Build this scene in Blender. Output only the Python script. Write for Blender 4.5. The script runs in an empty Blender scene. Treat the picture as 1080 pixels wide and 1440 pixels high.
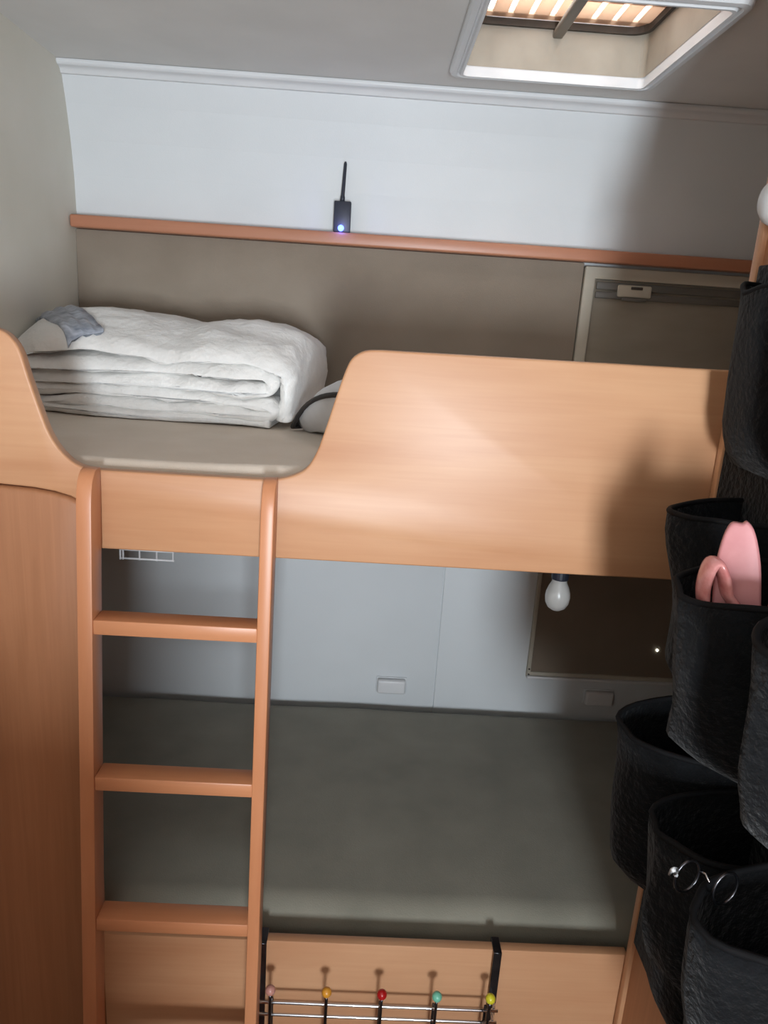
import bpy, bmesh, math, random
from mathutils import Vector, Matrix, noise
random.seed(4)
scene = bpy.context.scene
COL = scene.collection
S, Z0 = 1.15, 0.08          # survey units -> metres; floor level of the survey


def W(v):
    return Vector((v[0] * S, v[1] * S, (v[2] - Z0) * S))


# ------------------------------------------------------------------ camera
cam = bpy.data.cameras.new('camera')
cam.sensor_fit = 'HORIZONTAL'
cam.sensor_width = 36.0
cam.lens = 36.0 * 1044.2 / 1080.0
cam.clip_start = 0.02
camo = bpy.data.objects.new('camera', cam)
COL.objects.link(camo)
R = Vector((0.99795, -0.01251, 0.06282))
F = Vector((0.02849, 0.96506, -0.26047)).normalized()
U = R.cross(F).normalized()
R = F.cross(U).normalized()
m = Matrix((R, U, -F)).transposed().to_4x4()
m.translation = W((0, 0, 1.38))
camo.matrix_world = m
scene.camera = camo

# ------------------------------------------------------------------ light
world = bpy.data.worlds.new('sky')
scene.world = world
world.use_nodes = True
bg = world.node_tree.nodes['Background']
bg.inputs['Color'].default_value = (0.93, 0.96, 1.0, 1)
bg.inputs['Strength'].default_value = 3.0


def area(name, loc, rot, sx, sy, power, color):
    l = bpy.data.lights.new(name, 'AREA')
    l.shape = 'RECTANGLE'
    l.size, l.size_y = sx * S, sy * S
    l.energy, l.color = power, color
    o = bpy.data.objects.new(name, l)
    o.location = W(loc)
    o.rotation_euler = rot
    COL.objects.link(o)
    return o


area('window_daylight', (0.20, -1.44, 1.04), (math.radians(90), 0, 0), 0.25, 0.52, 58, (0.85, 0.93, 1.0))
area('roof_daylight', (0.278, 1.228, 1.93), (0, 0, 0), 0.24, 0.24, 2.2, (0.95, 0.97, 1.0)).data.spread = math.radians(110)

scene.view_settings.view_transform = 'Standard'
scene.view_settings.look = 'None'
scene.view_settings.gamma = 1.0
scene.view_settings.use_curve_mapping = False
scene.view_settings.exposure = 0.4


# ------------------------------------------------------------------ materials
def lin(r, g, b):
    f = lambda c: ((c / 255 + 0.055) / 1.055) ** 2.4 if c > 10 else c / 255 / 12.92
    return (f(r), f(g), f(b), 1)


MATS = {}


def base(name):
    mt = bpy.data.materials.new(name)
    mt.use_nodes = True
    nt = mt.node_tree
    MATS[name] = mt
    return mt, nt, nt.nodes['Principled BSDF']


def mottled(name, c1, c2, rough=0.6, scale=(8, 8, 8), bump=0.0, bscale=200, detail=4, metal=0.0, spec=0.5, sheen=0.0, bdist=0.001):
    mt, nt, b = base(name)
    tc = nt.nodes.new('ShaderNodeTexCoord')
    mp = nt.nodes.new('ShaderNodeMapping')
    mp.inputs['Scale'].default_value = scale
    nz = nt.nodes.new('ShaderNodeTexNoise')
    nz.inputs['Scale'].default_value = 1.0
    nz.inputs['Detail'].default_value = detail
    cr = nt.nodes.new('ShaderNodeValToRGB')
    cr.color_ramp.elements[0].position = 0.3
    cr.color_ramp.elements[1].position = 0.7
    cr.color_ramp.elements[0].color = c1
    cr.color_ramp.elements[1].color = c2
    nt.links.new(tc.outputs['Object'], mp.inputs['Vector'])
    nt.links.new(mp.outputs['Vector'], nz.inputs['Vector'])
    nt.links.new(nz.outputs['Fac'], cr.inputs['Fac'])
    nt.links.new(cr.outputs['Color'], b.inputs['Base Color'])
    b.inputs['Roughness'].default_value = rough
    b.inputs['Metallic'].default_value = metal
    b.inputs['Specular IOR Level'].default_value = spec
    if sheen:
        b.inputs['Sheen Weight'].default_value = sheen
    if bump:
        n2 = nt.nodes.new('ShaderNodeTexNoise')
        n2.inputs['Scale'].default_value = bscale
        n2.inputs['Detail'].default_value = 3
        bp = nt.nodes.new('ShaderNodeBump')
        bp.inputs['Strength'].default_value = bump
        bp.inputs['Distance'].default_value = bdist
        nt.links.new(tc.outputs['Object'], n2.inputs['Vector'])
        nt.links.new(n2.outputs['Fac'], bp.inputs['Height'])
        nt.links.new(bp.outputs['Normal'], b.inputs['Normal'])
    return mt


def wood(name, c1, c2, axis, rough=0.42, fine=0.2):
    """veneer: broad cloudy figure + fine streaks along one axis"""
    mt, nt, b = base(name)
    tc = nt.nodes.new('ShaderNodeTexCoord')
    outs = []
    for along, across, det in ((1.6, 9, 4), (5, 130, 5)):
        mp = nt.nodes.new('ShaderNodeMapping')
        sc = [across] * 3
        sc['xyz'.index(axis)] = along
        mp.inputs['Scale'].default_value = sc
        nz = nt.nodes.new('ShaderNodeTexNoise')
        nz.inputs['Scale'].default_value = 1
        nz.inputs['Detail'].default_value = det
        nz.inputs['Distortion'].default_value = 0.6
        nt.links.new(tc.outputs['Object'], mp.inputs['Vector'])
        nt.links.new(mp.outputs['Vector'], nz.inputs['Vector'])
        outs.append(nz.outputs['Fac'])
    mx = nt.nodes.new('ShaderNodeMix')
    mx.data_type = 'FLOAT'
    mx.inputs['Factor'].default_value = fine
    nt.links.new(outs[0], mx.inputs['A'])
    nt.links.new(outs[1], mx.inputs['B'])
    cr = nt.nodes.new('ShaderNodeValToRGB')
    cr.color_ramp.elements[0].position = 0.33
    cr.color_ramp.elements[1].position = 0.66
    cr.color_ramp.elements[0].color = c1
    cr.color_ramp.elements[1].color = c2
    nt.links.new(mx.outputs['Result'], cr.inputs['Fac'])
    nt.links.new(cr.outputs['Color'], b.inputs['Base Color'])
    b.inputs['Roughness'].default_value = rough
    return mt


def emit(name, color, strength):
    mt, nt, b = base(name)
    b.inputs['Base Color'].default_value = color
    b.inputs['Emission Color'].default_value = color
    b.inputs['Emission Strength'].default_value = strength
    return mt


WA, WB = lin(184, 132, 95), lin(202, 155, 117)
wood('wood_x', WA, WB, 'x')
wood('wood_z', WA, WB, 'z')
wood('wood_panel', lin(158, 107, 73), lin(176, 123, 87), 'z', 0.42, 0.45)
wood('wood_ladder', lin(188, 123, 84), lin(205, 142, 101), 'z', 0.38)
wood('wood_rung', lin(188, 123, 84), lin(205, 142, 101), 'x', 0.38)
wood('wood_shelf', lin(170, 113, 86), lin(186, 130, 101), 'x', 0.4)
mottled('white_wall', lin(206, 210, 212), lin(214, 218, 220), 0.5, (3, 3, 3), 0.15, 350)
mottled('left_wall', lin(214, 211, 198), lin(222, 219, 208), 0.7, (5, 5, 5), 0.3, 420)
mottled('ceiling', lin(212, 211, 208), lin(220, 219, 216), 0.7, (6, 6, 6), 0.3, 380)
mottled('white_trim', lin(214, 217, 219), lin(222, 224, 226), 0.4, (5, 5, 5))
mottled('taupe', lin(134, 122, 108), lin(146, 134, 120), 0.85, (5, 5, 7), 0.4, 500, sheen=0.1)
mottled('mattress_grey', lin(126, 123, 110), lin(140, 136, 122), 0.9, (9, 9, 9), 0.5, 400, sheen=0.15)  # lower mattress, darkened so the colour carries its shade
mottled('mattress_beige', lin(208, 193, 176), lin(218, 205, 190), 0.9, (9, 9, 9), 0.5, 400, sheen=0.15)  # upper mattress, lightened to make up for missing light
mottled('quilt', lin(226, 224, 220), lin(236, 235, 232), 0.9, (20, 20, 20), 0.8, 70, sheen=0.2, bdist=0.004)
mottled('quilt_grey', lin(112, 120, 134), lin(196, 202, 214), 0.3, (30, 70, 40), 0.6, 60, bdist=0.003)
mottled('pillow', lin(206, 206, 208), lin(218, 218, 220), 0.8, (20, 20, 20), 0.3, 200)
mottled('black_piping', lin(40, 36, 36), lin(56, 52, 50), 0.7)
mottled('black_plastic', lin(34, 38, 50), lin(44, 48, 60), 0.45, (40, 40, 40))
mottled('black_fabric', lin(8, 9, 11), lin(16, 18, 21), 0.9, (40, 40, 40), 1.0, 110, sheen=0.08, spec=0.15, bdist=0.005)
mottled('black_binding', lin(8, 8, 10), lin(14, 14, 16), 0.8, (60, 60, 60), spec=0.2)
mottled('chrome', lin(205, 208, 212), lin(220, 222, 226), 0.16, (20, 20, 20), metal=1.0)
mottled('dark_steel', lin(70, 70, 74), lin(104, 104, 108), 0.3, (30, 30, 30), metal=1.0)
mottled('frame_beige', lin(176, 170, 154), lin(186, 180, 166), 0.55)
mottled('blind_grey', lin(132, 124, 110), lin(144, 136, 122), 0.7, (6, 6, 20))
mottled('cassette', lin(88, 86, 80), lin(104, 100, 94), 0.5, (6, 30, 60))
mottled('blind_brown', lin(126, 114, 100), lin(138, 124, 110), 0.4, (6, 6, 6))
mottled('plastic_white', lin(206, 207, 208), lin(214, 215, 216), 0.35)
mottled('recess', lin(152, 144, 130), lin(170, 162, 148), 0.6, (10, 10, 10))
mottled('gasket', lin(60, 52, 46), lin(74, 66, 58), 0.7)
mottled('bar_grey', lin(120, 114, 104), lin(132, 126, 116), 0.5)
mottled('pink', lin(184, 120, 122), lin(200, 138, 138), 0.5, (30, 30, 30))
mottled('pink_gloss', lin(190, 110, 108), lin(222, 160, 156), 0.15, (60, 60, 60))
mottled('coral', lin(176, 84, 74), lin(190, 96, 84), 0.5, (30, 30, 30))
mottled('floor', lin(84, 64, 48), lin(100, 78, 60), 0.5, (3, 20, 3))
for nm, c in (('rose', (196, 140, 128)), ('amber', (218, 150, 50)), ('red', (176, 24, 26)), ('mint', (120, 196, 168)), ('lime', (212, 204, 50))):
    mottled('ball_' + nm, lin(*[int(k * 0.95) for k in c]), lin(*c), 0.3, (40, 40, 40))
emit('led_blue', (0.08, 0.13, 1, 1), 5)
emit('glow_white', (0.95, 1, 0.9, 1), 12)
# translucent tan insect-blind slats, frosted bulb glass, window pane
mt, nt, b = base('slat_tan')
b.inputs['Base Color'].default_value = lin(214, 184, 158)
b.inputs['Roughness'].default_value = 0.5
tr = nt.nodes.new('ShaderNodeBsdfTranslucent')
tr.inputs['Color'].default_value = lin(236, 216, 198)
ms = nt.nodes.new('ShaderNodeMixShader')
ms.inputs['Fac'].default_value = 0.34
nt.links.new(b.outputs[0], ms.inputs[1])
nt.links.new(tr.outputs[0], ms.inputs[2])
nt.links.new(ms.outputs[0], nt.nodes['Material Output'].inputs['Surface'])
mt, nt, b = base('bulb_glass')
b.inputs['Base Color'].default_value = lin(226, 224, 220)
b.inputs['Roughness'].default_value = 0.3
b.inputs['Transmission Weight'].default_value = 0.45
mt, nt, b = base('glass')
b.inputs['Base Color'].default_value = (1, 1, 1, 1)
b.inputs['Roughness'].default_value = 0.02
b.inputs['Transmission Weight'].default_value = 1.0
b.inputs['IOR'].default_value = 1.3


# ------------------------------------------------------------------ geometry helpers (survey units)
def box(x0, x1, y0, y1, z0, z1):
    v = [(x, y, z) for z in (z0, z1) for y in (y0, y1) for x in (x0, x1)]
    f = [(0, 2, 3, 1), (4, 5, 7, 6), (0, 1, 5, 4), (2, 6, 7, 3), (0, 4, 6, 2), (1, 3, 7, 5)]
    return v, f


def join(*gs):
    v, f = [], []
    for gv, gf in gs:
        n = len(v)
        v += list(gv)
        f += [tuple(i + n for i in q) for q in gf]
    return v, f


def prism_y(pts, y0, y1):
    n = len(pts)
    v = [(x, y0, z) for x, z in pts] + [(x, y1, z) for x, z in pts]
    f = [tuple(range(n)), tuple(range(2 * n - 1, n - 1, -1))]
    f += [(i, i + n, (i + 1) % n + n, (i + 1) % n) for i in range(n)]
    return v, f


def prism_x(pts, x0, x1):
    v, f = prism_y(pts, 0, 1)
    return [((x0 if q[1] == 0 else x1), q[0], q[2]) for q in v], f


def ring(x0, x1, y0, y1, hx0, hx1, hy0, hy1, c0, c1, plane='xy'):
    """slab with a rectangular hole"""
    o = [(x0, y0), (x1, y0), (x1, y1), (x0, y1)]
    h = [(hx0, hy0), (hx1, hy0), (hx1, hy1), (hx0, hy1)]
    v = []
    for c in (c0, c1):
        for a, b_ in o + h:
            v.append((a, b_, c) if plane == 'xy' else (a, c, b_))
    f = []
    for i in range(4):
        j = (i + 1) % 4
        f += [(i, j, 4 + j, 4 + i), (8 + i, 12 + i, 12 + j, 8 + j), (i, 8 + i, 8 + j, j), (4 + i, 4 + j, 12 + j, 12 + i)]
    return v, f


def rrect(x0, x1, y0, y1, r, n=5):
    pts = []
    for cx, cy, a in ((x1 - r, y1 - r, 0), (x0 + r, y1 - r, 90), (x0 + r, y0 + r, 180), (x1 - r, y0 + r, 270)):
        for k in range(n + 1):
            t = math.radians(a + 90 * k / n)
            pts.append((cx + r * math.cos(t), cy + r * math.sin(t)))
    return pts


def loft(loops, close=True, cap=False):
    n = len(loops[0])
    v = [p for L in loops for p in L]
    f = []
    for k in range(len(loops) - 1):
        for i in range(n if close else n - 1):
            j = (i + 1) % n
            f.append((k * n + i, k * n + j, (k + 1) * n + j, (k + 1) * n + i))
    if cap:
        f.append(tuple(range(n - 1, -1, -1)))
        f.append(tuple(range((len(loops) - 1) * n, len(loops) * n)))
    return v, f


def tube(path, r, n=8, closed=False):
    P = [Vector(p) for p in path]
    loops = []
    ref = None
    for i, p in enumerate(P):
        a = P[i - 1] if (i or closed) else p
        b_ = P[(i + 1) % len(P)] if (i < len(P) - 1 or closed) else p
        t = (b_ - a).normalized()
        if ref is None:
            ref = t.orthogonal().normalized()
        ref = (ref - t * ref.dot(t)).normalized()
        s = t.cross(ref)
        rr = r[i] if isinstance(r, (list, tuple)) else r
        loops.append([tuple(p + (ref * math.cos(2 * math.pi * k / n) + s * math.sin(2 * math.pi * k / n)) * rr) for k in range(n)])
    if closed:
        loops.append(loops[0])
    return loft(loops, True, not closed)


def lathe(prof, c, axis='z', n=20):
    loops = []
    for r, h in prof:
        L = []
        for k in range(n):
            a = 2 * math.pi * k / n
            u, w = r * math.cos(a), r * math.sin(a)
            d = {'z': (u, w, h), 'x': (h, u, w), 'y': (w, h, u)}[axis]
            L.append((c[0] + d[0], c[1] + d[1], c[2] + d[2]))
        loops.append(L)
    return loft(loops, True, True)


def ball(c, r, sz=1.0, n=14):
    prof = [(max(1e-4, r * math.sin(math.pi * k / 10)), -r * sz * math.cos(math.pi * k / 10)) for k in range(11)]
    return lathe(prof, c, 'z', n)


def crom(pts, n=6, closed=False):
    """Catmull-Rom through points of any dimension"""
    P = [Vector(p) for p in pts]
    out = []
    m_ = len(P)
    for i in range(m_ if closed else m_ - 1):
        g = (lambda k: P[k % m_]) if closed else (lambda k: P[min(max(k, 0), m_ - 1)])
        p0, p1, p2, p3 = g(i - 1), g(i), g(i + 1), g(i + 2)
        for k in range(n):
            t = k / n
            out.append(0.5 * ((2 * p1) + (p2 - p0) * t + (2 * p0 - 5 * p1 + 4 * p2 - p3) * t * t + (3 * p1 - p0 - 3 * p2 + p3) * t ** 3))
    if not closed:
        out.append(P[-1])
    return [tuple(q) for q in out]


ORG = {}


def obj(name, geo, mat, parent=None, bevel=0, seg=2, smooth=False, sub=0):
    v, f = geo
    wv = [W(q) for q in v]
    if parent is not None:
        org = ORG[parent.name]
    else:
        xs, ys, zs = zip(*wv)
        org = Vector(((min(xs) + max(xs)) / 2, (min(ys) + max(ys)) / 2, min(zs)))
    bm = bmesh.new()
    vs = [bm.verts.new(q - org) for q in wv]
    for q in f:
        try:
            bm.faces.new([vs[i] for i in q])
        except ValueError:
            pass
    bmesh.ops.remove_doubles(bm, verts=bm.verts, dist=1e-6)
    bmesh.ops.recalc_face_normals(bm, faces=bm.faces)
    if bevel:
        es = [e for e in bm.edges if len(e.link_faces) == 2 and e.calc_face_angle(0) > 0.6]
        bmesh.ops.bevel(bm, geom=es, offset=bevel * S, segments=seg, affect='EDGES', profile=0.5, clamp_overlap=True)
    me = bpy.data.meshes.new(name)
    bm.to_mesh(me)
    bm.free()
    if smooth:
        me.shade_smooth()
    elif bevel:
        for p in me.polygons:
            p.use_smooth = True
        me.set_sharp_from_angle(angle=math.radians(38))
    me.materials.append(MATS[mat])
    o = bpy.data.objects.new(name, me)
    COL.objects.link(o)
    if parent is not None:
        o.parent = parent
    else:
        o.location = org
    ORG[o.name] = org
    if sub:
        md = o.modifiers.new('sub', 'SUBSURF')
        md.levels = md.render_levels = sub
    return o


def tag(o, label=None, cat=None, group=None, kind=None):
    for k, val in (('label', label), ('category', cat), ('group', group), ('kind', kind)):
        if val:
            o[k] = val
    return o


def struct(name, geo, mat, label=None, parent=None, **kw):
    o = obj(name, geo, mat, parent, **kw)
    if parent is None:
        tag(o, label, None, None, 'structure')
    return o


def thing(name, loc, label, cat, group=None, kind=None):
    o = bpy.data.objects.new(name, None)
    o.empty_display_size = 0.05
    o.location = W(loc)
    COL.objects.link(o)
    ORG[o.name] = W(loc)
    return tag(o, label, cat, group, kind)


# ------------------------------------------------------------------ room shell
YB, YF = 1.583, 0.883       # back wall, front plane of the bunks
XL, XP, XR = -0.60, 0.43, 0.95
struct('floor', box(XL - .03, XR + .03, -1.5, 1.64, Z0 - .03, Z0), 'floor', 'brown vinyl floor of the caravan')
struct('ceiling', ring(XL - .03, XR + .03, -1.5, 1.64, 0.125, 0.431, 1.058, 1.397, 1.785, 1.82), 'ceiling', 'grey textured caravan ceiling with a square roof opening')
struct('wall_left', box(XL - .03, XL, -1.5, 1.64, Z0, 1.785), 'left_wall', 'cream grey textured side wall beside the bunks')
prof = [(1.588, Z0), (1.588, 1.5), (1.583, 1.53), (1.578, 1.60), (1.568, 1.66), (1.553, 1.72), (1.538, 1.765), (1.529, 1.785), (1.64, 1.785), (1.64, Z0)]
wb = struct('wall_back', prism_x(prof, XL, XR), 'white_wall', 'white back wall curving in towards the ceiling above the bunks')
obj('panel', box(XL, 0.1910, YB, 1.5895, 0.40, 1.06), 'white_wall', wb, bevel=.0012)
obj('panel', box(0.1935, XR, YB, 1.5895, 0.40, 1.06), 'white_wall', wb, bevel=.0012)
obj('panel', box(XL, 0.4185, 1.572, 1.5895, 1.09, 1.5), 'taupe', wb, bevel=.003)
wr = struct('wall_right', box(XP, XR, -0.25, YF - .001, Z0, 1.785), 'wood_panel', 'wooden partition wall on the right carrying the black organizer')
struct('wall_right_rear', box(XR, XR + .03, -1.5, 1.64, Z0, 1.785), 'wood_panel', 'wooden side wall behind the partition')
struct('wall_rear', ring(XL, XR, Z0, 1.785, 0.0, 0.34, 0.78, 1.40, -1.5, -1.46, 'xz'), 'wood_panel', 'wooden rear wall with a small added window')
struct('trim_1', prism_x([(1.514, 1.7845), (1.513, 1.779), (1.517, 1.7745), (1.524, 1.7735), (1.529, 1.770), (1.532, 1.764), (1.545, 1.764), (1.545, 1.7845)], XL, XR), 'white_trim', 'white moulding where ceiling meets back wall', bevel=.0015)
struct('trim_2', box(0.4235, 0.4365, 0.868, 0.8825, Z0, 1.7849), 'wood_z', 'light wooden corner strip on the partition edge', bevel=.003)
w3 = struct('window_3', ring(-0.03, 0.37, 0.75, 1.43, 0.015, 0.325, 0.795, 1.385, -1.46, -1.445, 'xz'), 'white_trim', 'white framed window added in the unseen rear wall', bevel=.004)  # unseen window, added to place the daylight coming from behind
obj('pane', box(0.0, 0.34, -1.485, -1.482, 0.78, 1.40), 'glass', w3)

# back-wall windows
w1 = struct('window_1', join(ring(0.420, 0.86, 1.16, 1.494, 0.443, 0.835, 1.185, 1.470, 1.566, 1.583, 'xz')), 'frame_beige', 'beige framed window with a grey blind beside the upper bunk', bevel=.003)
obj('blind', box(0.444, 0.834, 1.574, 1.580, 1.186, 1.469), 'blind_grey', w1)
for z0, z1 in ((1.4335, 1.4465), (1.4505, 1.4655)):
    obj('blind_cassette', box(0.447, 0.832, 1.568, 1.5745, z0, z1), 'cassette', w1, bevel=.002)
lt = obj('latch', box(0.490, 0.560, 1.563, 1.5705, 1.438, 1.462), 'frame_beige', w1, bevel=.004)
obj('latch_slot', box(0.516, 0.540, 1.561, 1.5635, 1.4535, 1.4590), 'gasket', lt, bevel=.001)
obj('latch_tab', box(0.500, 0.550, 1.560, 1.5635, 1.431, 1.437), 'cassette', lt, bevel=.001)
w2 = struct('window_2', ring(0.404, 0.86, 0.574, 0.90, 0.413, 0.848, 0.590, 0.888, 1.572, 1.583, 'xz'), 'frame_beige', 'beige framed window with a dark brown blind in the lower bunk', bevel=.002)
obj('blind', box(0.4135, 0.8475, 1.576, 1.581, 0.5905, 0.8875), 'blind_brown', w2)
obj('sill', box(0.404, 0.86, 1.564, 1.5725, 0.574, 0.582), 'plastic_white', w2, bevel=.002)
obj('bright_dot', lathe([(.0022, -.001), (.0022, .001)], (0.702, 1.575, 0.660), 'y', 8), 'glow_white', w2)  # small glowing disc, a bright dot on the blind
for z in (0.5835, 0.597):
    obj('screw', lathe([(.0022, -.001), (.0022, .001)], (0.4085, 1.5715, z), 'y', 8), 'gasket', w2)

# ------------------------------------------------------------------ skylight
sk = thing('skylight', (0.278, 1.228, 1.77), 'square white framed roof skylight with slatted blind above the bunk', 'skylight')
obj('frame', loft([[(x, y, z) for x, y in rrect(0.1215 - d, 0.4345 + d, 1.0545 - d, 1.4005 + d, r)] for d, z, r in
     ((.018, 1.7848, .02), (.018, 1.776, .02), (.015, 1.772, .018), (.007, 1.771, .014), (.005, 1.774, .014), (.002, 1.774, .012), (.0, 1.770, .010), (-.004, 1.770, .010), (-.004, 1.790, .010))]), 'white_trim', sk, smooth=False)
obj('recess_wall', loft([[(x, y, z) for x, y in rrect(0.126 + d, 0.430 - d, 1.059 + d, 1.396 - d, .012)] for d, z in ((0, 1.786), (0.004, 1.852), (-.006, 1.852), (-.006, 1.786))]), 'recess', sk)
obj('gasket', loft([[(x, y, z) for x, y in rrect(0.130 + d, 0.426 - d, 1.063 + d, 1.392 - d, .03)] for d, z in ((0.0, 1.8465), (0.006, 1.8465), (0.006, 1.857), (0, 1.857), (0.0, 1.8465))]), 'gasket', sk)
xs0, xs1 = 0.136, 0.420
pitch = (xs1 - xs0 - .012) / 8
for k in range(9):
    x = xs0 + .006 + pitch * k
    obj('slat', box(max(x - pitch * .37, xs0 - .003), min(x + pitch * .37, xs1 + .003), 1.069, 1.386, 1.8595, 1.8625), 'slat_tan', sk, bevel=.0008, seg=1)
for y0, y1 in ((1.371, 1.388), (1.290, 1.304), (1.206, 1.220), (1.067, 1.100)):
    obj('cross_rail', box(xs0 - .004, xs1 + .004, y0, y1, 1.8585, 1.8635), 'slat_tan', sk, bevel=.0008, seg=1)
obj('centre_bar', box(0.269, 0.286, 1.062, 1.394, 1.834, 1.846), 'bar_grey', sk, bevel=.003)
obj('roof_collar', ring(0.08, 0.476, 1.013, 1.442, 0.132, 0.424, 1.065, 1.390, 1.8532, 1.862), 'white_trim', sk)

# ------------------------------------------------------------------ bunk carpentry
out = [(-0.600, 1.337), (-0.46, 1.336)]
out += crom([(-0.44, 1.335), (-0.422, 1.329), (-0.408, 1.312), (-0.399, 1.280), (-0.388, 1.243), (-0.378, 1.214), (-0.364, 1.192), (-0.346, 1.178), (-0.325, 1.174), (-0.30, 1.1735)], 4)
out += crom([(-0.13, 1.1735), (-0.108, 1.175), (-0.089, 1.180), (-0.072, 1.190), (-0.061, 1.208), (-0.052, 1.234), (-0.041, 1.273), (-0.031, 1.306), (-0.023, 1.324), (-0.008, 1.334), (0.012, 1.336)], 4)
out += [(0.4285, 1.338), (0.4285, 1.0735), (-0.342, 1.0735)]
arch = [(-0.342, 1.131), (-0.356, 1.1385), (-0.375, 1.1435), (-0.40, 1.1470), (-0.44, 1.1490), (-0.50, 1.1495), (-0.600, 1.1495)]
ub = tag(obj('bunk_guard_board', prism_y(out + arch, YF, YF + .016), 'wood_x', bevel=.0028, seg=3), 'beech veneer guard board of the upper bunk with a scooped ladder opening', 'bed board')
pan = [(x, z - .0022) for x, z in arch[::-1]] + [(-0.342, Z0 + .001), (-0.600, Z0 + .001)]
tag(obj('end_panel', prism_y(pan, YF + .001, YF + .024), 'wood_panel', bevel=.008, seg=4), 'tall plain wooden panel closing the bunk left of the ladder', 'panel')
tag(obj('lower_bed_board', box(-0.3415, 0.4285, YF, YF + .016, Z0 + .001, 0.4855), 'wood_x', bevel=.002), 'beech front board of the lower bunk carrying the hook rack', 'bed board')
tag(obj('bunk_platform', box(-0.5995, 0.9495, YF + .0165, 1.582, 1.076, 1.088), 'wood_panel'), 'thin wooden platform under the upper mattress', 'bunk')
tag(obj('bed_box', box(-0.5995, 0.9495, YF + .0245, 1.582, Z0 + .001, 0.395), 'wood_panel'), 'wooden box base under the lower mattress', 'bed base')


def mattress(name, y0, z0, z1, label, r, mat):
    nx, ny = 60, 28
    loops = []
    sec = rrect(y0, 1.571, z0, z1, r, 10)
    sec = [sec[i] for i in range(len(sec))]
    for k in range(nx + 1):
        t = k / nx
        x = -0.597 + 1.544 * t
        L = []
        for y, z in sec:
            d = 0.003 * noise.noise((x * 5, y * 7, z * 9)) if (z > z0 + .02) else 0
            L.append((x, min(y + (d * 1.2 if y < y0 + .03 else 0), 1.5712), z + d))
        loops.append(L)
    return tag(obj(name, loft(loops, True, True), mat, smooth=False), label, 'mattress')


def densify(o):
    me = o.data
    for p in me.polygons:
        p.use_smooth = True
    me.set_sharp_from_angle(angle=math.radians(50))


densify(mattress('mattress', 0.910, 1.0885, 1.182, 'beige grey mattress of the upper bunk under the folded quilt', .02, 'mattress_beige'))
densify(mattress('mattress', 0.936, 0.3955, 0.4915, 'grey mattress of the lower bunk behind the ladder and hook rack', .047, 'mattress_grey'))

# wall shelf / ledge
tag(obj('wall_ledge', prism_x([(1.540, 1.500), (1.540, 1.5235), (1.5865, 1.5235), (1.5865, 1.5005)], -0.5985, 0.9495), 'wood_shelf', bevel=.004, seg=3), 'narrow reddish wooden ledge running along the back wall', 'ledge')

# ------------------------------------------------------------------ ladder
LD = thing('bunk_ladder', (-0.22, 0.78, Z0), 'light beech bunk ladder with flat rungs leaning on the scooped guard board', 'ladder')


def yf(z):
    return 0.850 - (1.178 - z) * 0.080


prof = [(yf(Z0) + .033, Z0 + .001), (yf(Z0), Z0 + .001)] + [(yf(1.135), 1.135)]
for a in range(1, 7):
    t = math.radians(90 * a / 6)
    prof.append((yf(1.15) + .024 * (1 - math.cos(t)), 1.137 + .041 * math.sin(t)))
prof += [(0.8825, 1.178), (0.8825, 1.15)]
for x0, x1 in ((-0.337, -0.3185), (-0.1205, -0.1045)):
    obj('stringer', prism_x(prof, x0, x1), 'wood_ladder', LD, bevel=.0018, seg=2)
for z in (0.998, 0.791, 0.589, 0.382, 0.175):
    y = yf(z)
    obj('rung', box(-0.3188, -0.1200, y + .001, y + .034, z - .0195, z), 'wood_rung', LD, bevel=.002)

# ------------------------------------------------------------------ folded quilt
QZ, QY0, QY1 = 1.184, 1.228, 1.535
line = [(-0.106, 1.200), (-0.102, 1.235), (-0.100, 1.285), (-0.110, 1.314), (-0.150, 1.330), (-0.25, 1.333), (-0.32, 1.328), (-0.42, 1.338), (-0.52, 1.338),
        (-0.570, 1.326), (-0.585, 1.308), (-0.572, 1.294), (-0.50, 1.296), (-0.36, 1.298), (-0.24, 1.300), (-0.17, 1.303), (-0.136, 1.296), (-0.128, 1.281), (-0.140, 1.267),
        (-0.19, 1.263), (-0.30, 1.267), (-0.42, 1.265), (-0.53, 1.267), (-0.578, 1.256), (-0.560, 1.243), (-0.44, 1.240), (-0.30, 1.240), (-0.19, 1.238), (-0.140, 1.233),
        (-0.124, 1.220), (-0.142, 1.208), (-0.20, 1.211), (-0.34, 1.212), (-0.50, 1.212), (-0.585, 1.205), (-0.50, 1.1925), (-0.34, 1.192), (-0.20, 1.192), (-0.13, 1.193)]
cl = [Vector(q) for q in crom(line, 6)]
NY = 26


def hq(t):
    return 0.66 + 0.34 * min(1, t / 0.45) ** 0.6 if t < .45 else 1.0 - 0.10 * ((t - .45) / .55) ** 2.5


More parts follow.
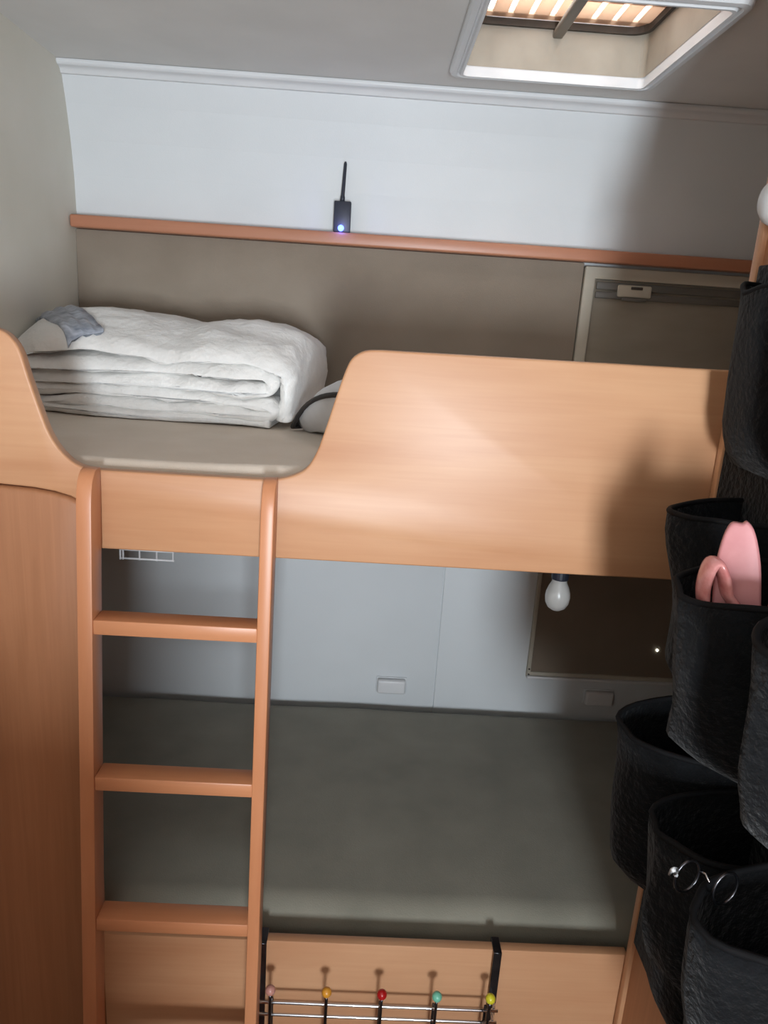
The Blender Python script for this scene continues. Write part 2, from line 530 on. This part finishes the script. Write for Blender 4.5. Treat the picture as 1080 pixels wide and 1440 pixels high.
loops = []
for j in range(NY + 1):
    t = j / NY
    t = t ** 1.4 if t < .5 else t * 1.0 - (0.5 - 0.5 ** 1.4) * (1 - t) / .5
    edge = min(t, 1 - t) * (QY1 - QY0)
    th = .0136 * math.sqrt(max(0.05, 1 - max(0, 1 - edge / .014) ** 2))
    up, dn = [], []
    for i, c in enumerate(cl):
        a, b_ = cl[max(i - 1, 0)], cl[min(i + 1, len(cl) - 1)]
        n_ = Vector((-(b_ - a).y, (b_ - a).x)).normalized()
        for s_, lst in ((1, up), (-1, dn)):
            q = c + n_ * th * s_
            nz = noise.noise((q.x * 14, t * 5, q.y * 40 + 3)) * .007 + noise.noise((q.x * 34, t * 12, q.y * 90)) * .0040
            z = QZ + (q.y - QZ) * hq(t) + nz * min(1, (q.y - QZ) / .03)
            y = QY0 + (QY1 - QY0) * t + (noise.noise((i * .11, 7.1, 0)) * .020 + noise.noise((q.x * 28, q.y * 60, 2)) * .009) * (1 - t) + (q.x + .35) * -0.10 * (1 - t)
            lst.append((q.x + nz * .5 - .035 * (1 - t) * max(0, (q.x + .40) / .3), y, max(z, QZ)))
    loops.append(up + dn[::-1])
QL = thing('folded_quilt', (-0.35, 1.38, 1.183), 'thick white folded quilt lying on the upper bunk', 'quilt')
obj('quilt_cloth', loft(loops, True, True), 'quilt', QL, smooth=True)


# grey band lying over the left end of the quilt, dropped onto the cloth
from mathutils.bvhtree import BVHTree
qv, qf = loft(loops, True, True)
bvh = BVHTree.FromPolygons([Vector(q) for q in qv], qf)


def drop(x, y):
    h = bvh.ray_cast(Vector((x, y, 1.6)), Vector((0, 0, -1)))[0]
    return h.z if h else None


lp = []
for k in range(25):
    s_ = k / 24
    cx, cy = -0.585 + 0.118 * s_, 1.400 - 0.150 * s_
    wdt = .034 - .006 * s_
    row = []
    for q in range(11):
        u = (q / 10 - .5) * 2
        xx, yy = max(cx + u * wdt * .85, -.594), cy + u * wdt * .55
        zz = max((drop(xx + a, yy + b_) or 1.2) for a, b_ in ((0, 0), (.004, 0), (-.004, 0), (0, .005), (0, -.005)))
        row.append((xx, yy, max(zz, 1.262) + .0035 + .0022 * math.sin(u * 10 + s_ * 4)))
    lp.append(row + [(a, b_, c - .005) for a, b_, c in row[::-1]])
obj('grey_band', loft(lp, True, True), 'quilt_grey', QL, smooth=True)

# pillow tucked behind the board
pts = []
NPX, NPY = 22, 16
PL = thing('pillow', (0.04, 1.30, 1.183), 'pale grey pillow with dark piping half hidden behind the guard board', 'pillow')


def pil(u, v, sgn):
    e = max(0, (1 - abs(u) ** 3.2)) ** .5 * max(0, (1 - abs(v) ** 3.2)) ** .5
    a = math.radians(40)
    lx, ly = 0.175 * u * (1 - .04 * v * v), 0.135 * v * (1 - .04 * u * u)
    zc = 1.189 + .075 * (1 - math.exp(-(1 - v) * .135 / .055))
    z = max(zc + (.035 if sgn > 0 else .10) * sgn * e, 1.1845)
    return (0.090 + lx * math.cos(a) - ly * math.sin(a), 1.215 + lx * math.sin(a) + ly * math.cos(a), z)


top = [[pil(-1 + 2 * i / NPX, -1 + 2 * j / NPY, 1) for i in range(NPX + 1)] for j in range(NPY + 1)]
bot = [[pil(-1 + 2 * i / NPX, -1 + 2 * j / NPY, -1) for i in range(NPX + 1)] for j in range(NPY + 1)]
obj('cover', join(loft(top, False), loft(bot, False)), 'pillow', PL, smooth=True)
rim = [pil(-1 + 2 * i / 20, -1, 0) for i in range(20)] + [pil(1, -1 + 2 * i / 16, 0) for i in range(16)] + [pil(1 - 2 * i / 20, 1, 0) for i in range(20)] + [pil(-1, 1 - 2 * i / 16, 0) for i in range(16)]
obj('piping', tube(rim, .004, 6, True), 'black_piping', PL, smooth=True)

# ------------------------------------------------------------------ small things on the back wall
WF = thing('wireless_transmitter', (-0.073, 1.553, 1.5238), 'small black wireless box with upright antenna and blue light on the ledge', 'transmitter')
obj('body', box(-0.0895, -0.0565, 1.544, 1.562, 1.5238, 1.5805), 'black_plastic', WF, bevel=.002)
obj('antenna', tube([(-0.0745, 1.553, 1.578), (-0.0740, 1.553, 1.588), (-0.0738, 1.553, 1.592), (-0.0715, 1.553, 1.648), (-0.0714, 1.553, 1.652)], [.0046, .0046, .0036, .0030, .0018], 10), 'black_plastic', WF, smooth=True)
obj('status_light', ball((-0.0745, 1.5435, 1.5310), .0062), 'led_blue', WF, smooth=True)
pl = bpy.data.lights.new('status_glow', 'POINT')
pl.energy, pl.color, pl.shadow_soft_size = 0.035, (0.12, 0.16, 1.0), 0.006
plo = bpy.data.objects.new('status_glow', pl)
plo.parent = WF
plo.location = W((-0.0745, 1.528, 1.531)) - ORG[WF.name]
COL.objects.link(plo)


def catch(x, z, label):
    t = thing('door_catch', (x, 1.575, z - .018), label, 'catch', 'white catches low on the bunk wall')
    obj('plate', box(x - .036, x + .036, 1.5795, 1.583, z - .020, z + .020), 'white_wall', t, bevel=.0015)
    obj('cover', box(x - .033, x + .033, 1.5635, 1.5795, z - .0165, z + .0185), 'plastic_white', t, bevel=.005, seg=3)


catch(0.090, 0.534, 'white rounded plastic catch on the wall left of the seam')
catch(0.582, 0.530, 'white plastic catch on the wall under the dark window')

BL = thing('bulb_lamp', (0.315, 1.10, 0.93), 'white unlit light bulb in a black holder hanging under the upper bunk', 'lamp')
obj('holder', lathe([(.0215, .1393), (.0215, .131), (.0138, .128), (.0135, .056), (.0130, .054), (.0130, .0545)], (0.3165, 1.10, 0.9365), 'z', 20), 'black_plastic', BL, smooth=False)
obj('bulb', lathe([(.0110, .056), (.0118, .049), (.0158, .041), (.0188, .032), (.0196, .024), (.0184, .0145), (.0140, .0065), (.0075, .0022), (.0005, .001)], (0.3165, 1.10, 0.9365), 'z', 24), 'bulb_glass', BL, smooth=True)

WT = thing('wire_rack', (-0.300, 1.02, 1.016), 'small white wire rack hanging under the upper bunk behind the ladder', 'rack')
for z in (1.021, 1.034):
    obj('rail', tube([(-0.338, 1.00, z), (-0.262, 1.00, z)], .0016, 6), 'plastic_white', WT, smooth=True)
for x in (-0.338, -0.334, -0.311, -0.287, -0.264):
    obj('wire', tube([(x, 1.00, 1.019), (x, 1.00, 1.0758)], .0014, 6), 'plastic_white', WT, smooth=True)

# ------------------------------------------------------------------ hook rack on the lower board
HR = thing('hook_rack', (0.065, 0.862, 0.33), 'chrome over-door hook rack with coloured balls on the lower bed board', 'hook rack')
for x0, x1 in ((-0.1150, -0.1030), (0.2275, 0.2395)):
    obj('bracket', prism_x([(0.876, 0.335), (0.8735, 0.335), (0.8735, 0.4895), (0.9035, 0.4895), (0.9035, 0.462), (0.9010, 0.462), (0.9010, 0.4870), (0.876, 0.4870)], x0, x1), 'dark_steel', HR, bevel=.0006, seg=1)
for z in (0.408, 0.386):
    obj('wire', tube(crom([(-0.1125, 0.872, z), (-0.1125, 0.860, z), (-0.108, 0.853, z), (-0.09, 0.852, z), (0.21, 0.852, z), (0.229, 0.853, z), (0.2335, 0.860, z), (0.2335, 0.872, z)], 4), .0024, 8), 'chrome', HR, smooth=True)
for x, nm in ((-0.091, 'rose'), (-0.012, 'amber'), (0.066, 'red'), (0.144, 'mint'), (0.220, 'lime')):
    h = obj('hook', tube(crom([(x, 0.8560, 0.412), (x, 0.8565, 0.385), (x, 0.856, 0.350), (x, 0.851, 0.338), (x, 0.842, 0.338), (x, 0.8365, 0.350), (x, 0.8345, 0.385), (x, 0.833, 0.444)], 5), .0022, 8), 'dark_steel', HR, smooth=True)
    obj('ball', ball((x, 0.833, 0.451), .0072), 'ball_' + nm, h, smooth=True)

# ------------------------------------------------------------------ hanging organizer
OG = thing('hanging_organizer', (0.40, 0.62, 0.55), 'black fabric pocket organizer hanging on the right partition', 'organizer')
obj('backing', box(0.4225, 0.4285, 0.30, 0.862, 0.53, 1.455), 'black_fabric', OG, bevel=.002)


def pocket(yc, sy, zr, zb, prot, lean=0.0):
    NU, NV = 20, 12
    X0 = 0.4235

    def pt(u, v, off):
        # v=0 bottom, 1 rim
        a = math.pi * u
        g = min(1, (v / .22)) ** .5 * (0.80 + .20 * v)
        r = max(prot * g - off, .001)
        z = zb + (zr - zb) * v
        wob = 1 + .13 * noise.noise((u * 3.2, v * 2.2, yc * 20 + zr * 9)) + .05 * noise.noise((u * 9, v * 1.5, yc * 31))
        sag = (-0.010 * math.sin(a) + .014 * noise.noise((u * 3, yc * 17, zr * 7))) * v
        return (X0 - r * math.sin(a) ** .8 * wob, yc - (sy * (.90 + .10 * v) - off) * math.cos(a) + lean * v, z + sag)
    rows = [[pt(u / NU, v / NV, 0) for u in range(NU + 1)] for v in range(NV + 1)]
    inn = [[pt(u / NU, v / NV, .004) for u in range(NU + 1)] for v in range(NV, 0, -1)]
    p_ = obj('pocket', loft(rows + inn, False), 'black_fabric', OG, smooth=True)
    obj('rim', tube([pt(u / NU, 1, .002) for u in range(NU + 1)], .0032, 6), 'black_binding', p_, smooth=True)


for yc, sy, pr in ((0.79, .062, .040), (0.665, .06, .045), (0.545, .058, .05)):
    pocket(yc, sy, 1.435, 1.235, pr)
for yc, sy, zr, pr in ((0.735, .066, 1.207, .100), (0.600, .066, 1.172, .150), (0.465, .060, 1.19, .150)):
    pocket(yc, sy, zr, 0.975, pr)
for yc, sy, zr, pr in ((0.725, .068, .957, .130), (0.590, .064, .935, .140), (0.470, .060, .945, .152)):
    pocket(yc, sy, zr, 0.735, pr)
for yc, sy, pr in ((0.74, .066, .034), (0.605, .064, .045), (0.475, .060, .055)):
    pocket(yc, sy, 0.715, 0.545, pr)


def shoe(name, c, rot, mat, label, L, wd):
    """a foam slipper standing heel up: sole slab plus strap"""
    t = thing(name, c, label, 'shoe', 'pink shoes in the organizer pocket')
    rz = Matrix.Rotation(rot[2], 3, 'Z') @ Matrix.Rotation(rot[1], 3, 'Y') @ Matrix.Rotation(rot[0], 3, 'X')
    # outline in local (a = width, h = up)
    outl = crom([(-wd * .42, -L * .5), (-wd * .46, -L * .2), (-wd * .46, L * .1), (-wd * .36, L * .34), (-wd * .20, L * .48), (wd * .02, L * .485), (wd * .12, L * .5), (wd * .28, L * .42), (wd * .42, L * .2), (wd * .48, -L * .1), (wd * .50, -L * .3), (wd * .42, -L * .5)], 4)
    lo = []
    for d, s_ in ((-.006, .86), (-.0052, .97), (-.003, 1), (.003, 1), (.0052, .97), (.006, .86)):
        lo.append([tuple(Vector(c) + rz @ Vector((a * s_, d + .9 * h * h, h * (1 - (1 - s_) * .4)))) for a, h in outl])
    obj('sole', loft(lo, True, True), mat, t, smooth=True)
    return t


sl = shoe('slipper', (0.322, 0.590, 1.170), (math.radians(-6), math.radians(-6), math.radians(-24)), 'pink', 'pink foam slipper standing heel up in a black organizer pocket', 0.118, 0.040)
shoe('slipper', (0.365, 0.578, 1.166), (math.radians(-6), math.radians(6), math.radians(-30)), 'coral', 'coral red slipper tucked in right of the pale pink slipper', 0.100, 0.036)
pth = crom([(0.302, 0.597, 1.140), (0.2955, 0.595, 1.166), (0.2955, 0.592, 1.187), (0.3000, 0.590, 1.194), (0.3065, 0.588, 1.184), (0.3115, 0.586, 1.168), (0.318, 0.584, 1.160)], 5)
loops = []
for i, q in enumerate(pth):
    a, b_ = Vector(pth[max(i - 1, 0)]), Vector(pth[min(i + 1, len(pth) - 1)])
    t_ = (b_ - a).normalized()
    n_ = t_.cross(Vector((0, 1, 0))).normalized()
    loops.append([tuple(Vector(q) + n_ * .0042 * math.cos(w) + Vector((0, 1, 0)) * .012 * math.sin(w)) for w in [2 * math.pi * k / 12 for k in range(12)]])
tag(obj('strap', loft(loops, True, True), 'pink_gloss', sl, smooth=True), 'glossy curled pink strap')

# clear spectacle-like rims in the lower pocket
GL = thing('spectacles', (0.29, 0.50, 0.95), 'shiny thin rimmed spectacles poking out of a lower pocket', 'spectacles')
for dx, dy in ((0, 0), (.026, -.012)):
    obj('rim', tube([(0.280 + dx + .0115 * math.cos(a), 0.502 + dy + .004 * math.cos(a), 0.953 + .015 * math.sin(a)) for a in [2 * math.pi * k / 20 for k in range(20)]], .0011, 6, True), 'dark_steel', GL, smooth=True)
obj('bridge', tube([(0.2915, 0.506, 0.955), (0.294, 0.500, 0.9575), (0.2945, 0.494, 0.955)], .001, 6), 'chrome', GL, smooth=True)
obj('temple', tube([(0.2685, 0.498, 0.957), (0.266, 0.495, 0.964), (0.272, 0.512, 0.950), (0.280, 0.530, 0.93)], [.002, .0028, .0016, .001], 6), 'plastic_white', GL, smooth=True)

# white rounded lamp at the right edge
LP = thing('wall_lamp', (0.42, 0.80, 1.48), 'white rounded wall lamp above the organizer at the picture edge', 'lamp')
obj('base', lathe([(.030, 0), (.030, -.008), (.027, -.010)], (0.4295, 0.80, 1.512), 'x', 24), 'plastic_white', LP, smooth=False)
obj('shade', lathe([(.0255, -.0095), (.0262, -.018), (.0255, -.028), (.022, -.037), (.015, -.043), (.006, -.0455), (.0005, -.046)], (0.4295, 0.80, 1.512), 'x', 24), 'plastic_white', LP, smooth=True)

# unseen kitchen unit added behind the camera to shade the lower left
KC = thing('added_kitchen_unit', (-0.34, -0.36, Z0), 'wooden kitchen unit added behind the viewer to shade the lower left', 'cabinet')
obj('body', box(-0.598, -0.06, -0.62, -0.12, Z0 + .001, 0.970), 'wood_panel', KC)
obj('worktop', box(-0.598, -0.04, -0.63, -0.11, 0.970, 1.000), 'taupe', KC, bevel=.003)
for y0, y1 in ((-0.612, -0.372), (-0.368, -0.128)):
    d = obj('door', box(-0.06, -0.048, y0, y1, Z0 + .05, 0.945), 'wood_panel', KC, bevel=.003)
    obj('handle', tube([(-0.048, y1 - .02, 0.86), (-0.036, y1 - .02, 0.86), (-0.036, y1 - .02, 0.94), (-0.048, y1 - .02, 0.94)], .003, 8), 'chrome', d)

# unseen bench added behind the camera to dim light on the low parts
DB = thing('added_dinette_bench', (0.20, -1.08, Z0), 'brown bench with high backrest added behind the viewer to block low light', 'bench')
obj('base', box(-0.03, 0.425, -1.38, -0.99, Z0 + .001, 0.36), 'wood_panel', DB, bevel=.003)
obj('seat', box(-0.03, 0.425, -1.385, -1.05, 0.361, 0.46), 'taupe', DB, bevel=.02, seg=3)
obj('backrest', box(-0.03, 0.425, -1.049, -0.975, 0.361, 0.85), 'taupe', DB, bevel=.02, seg=3)
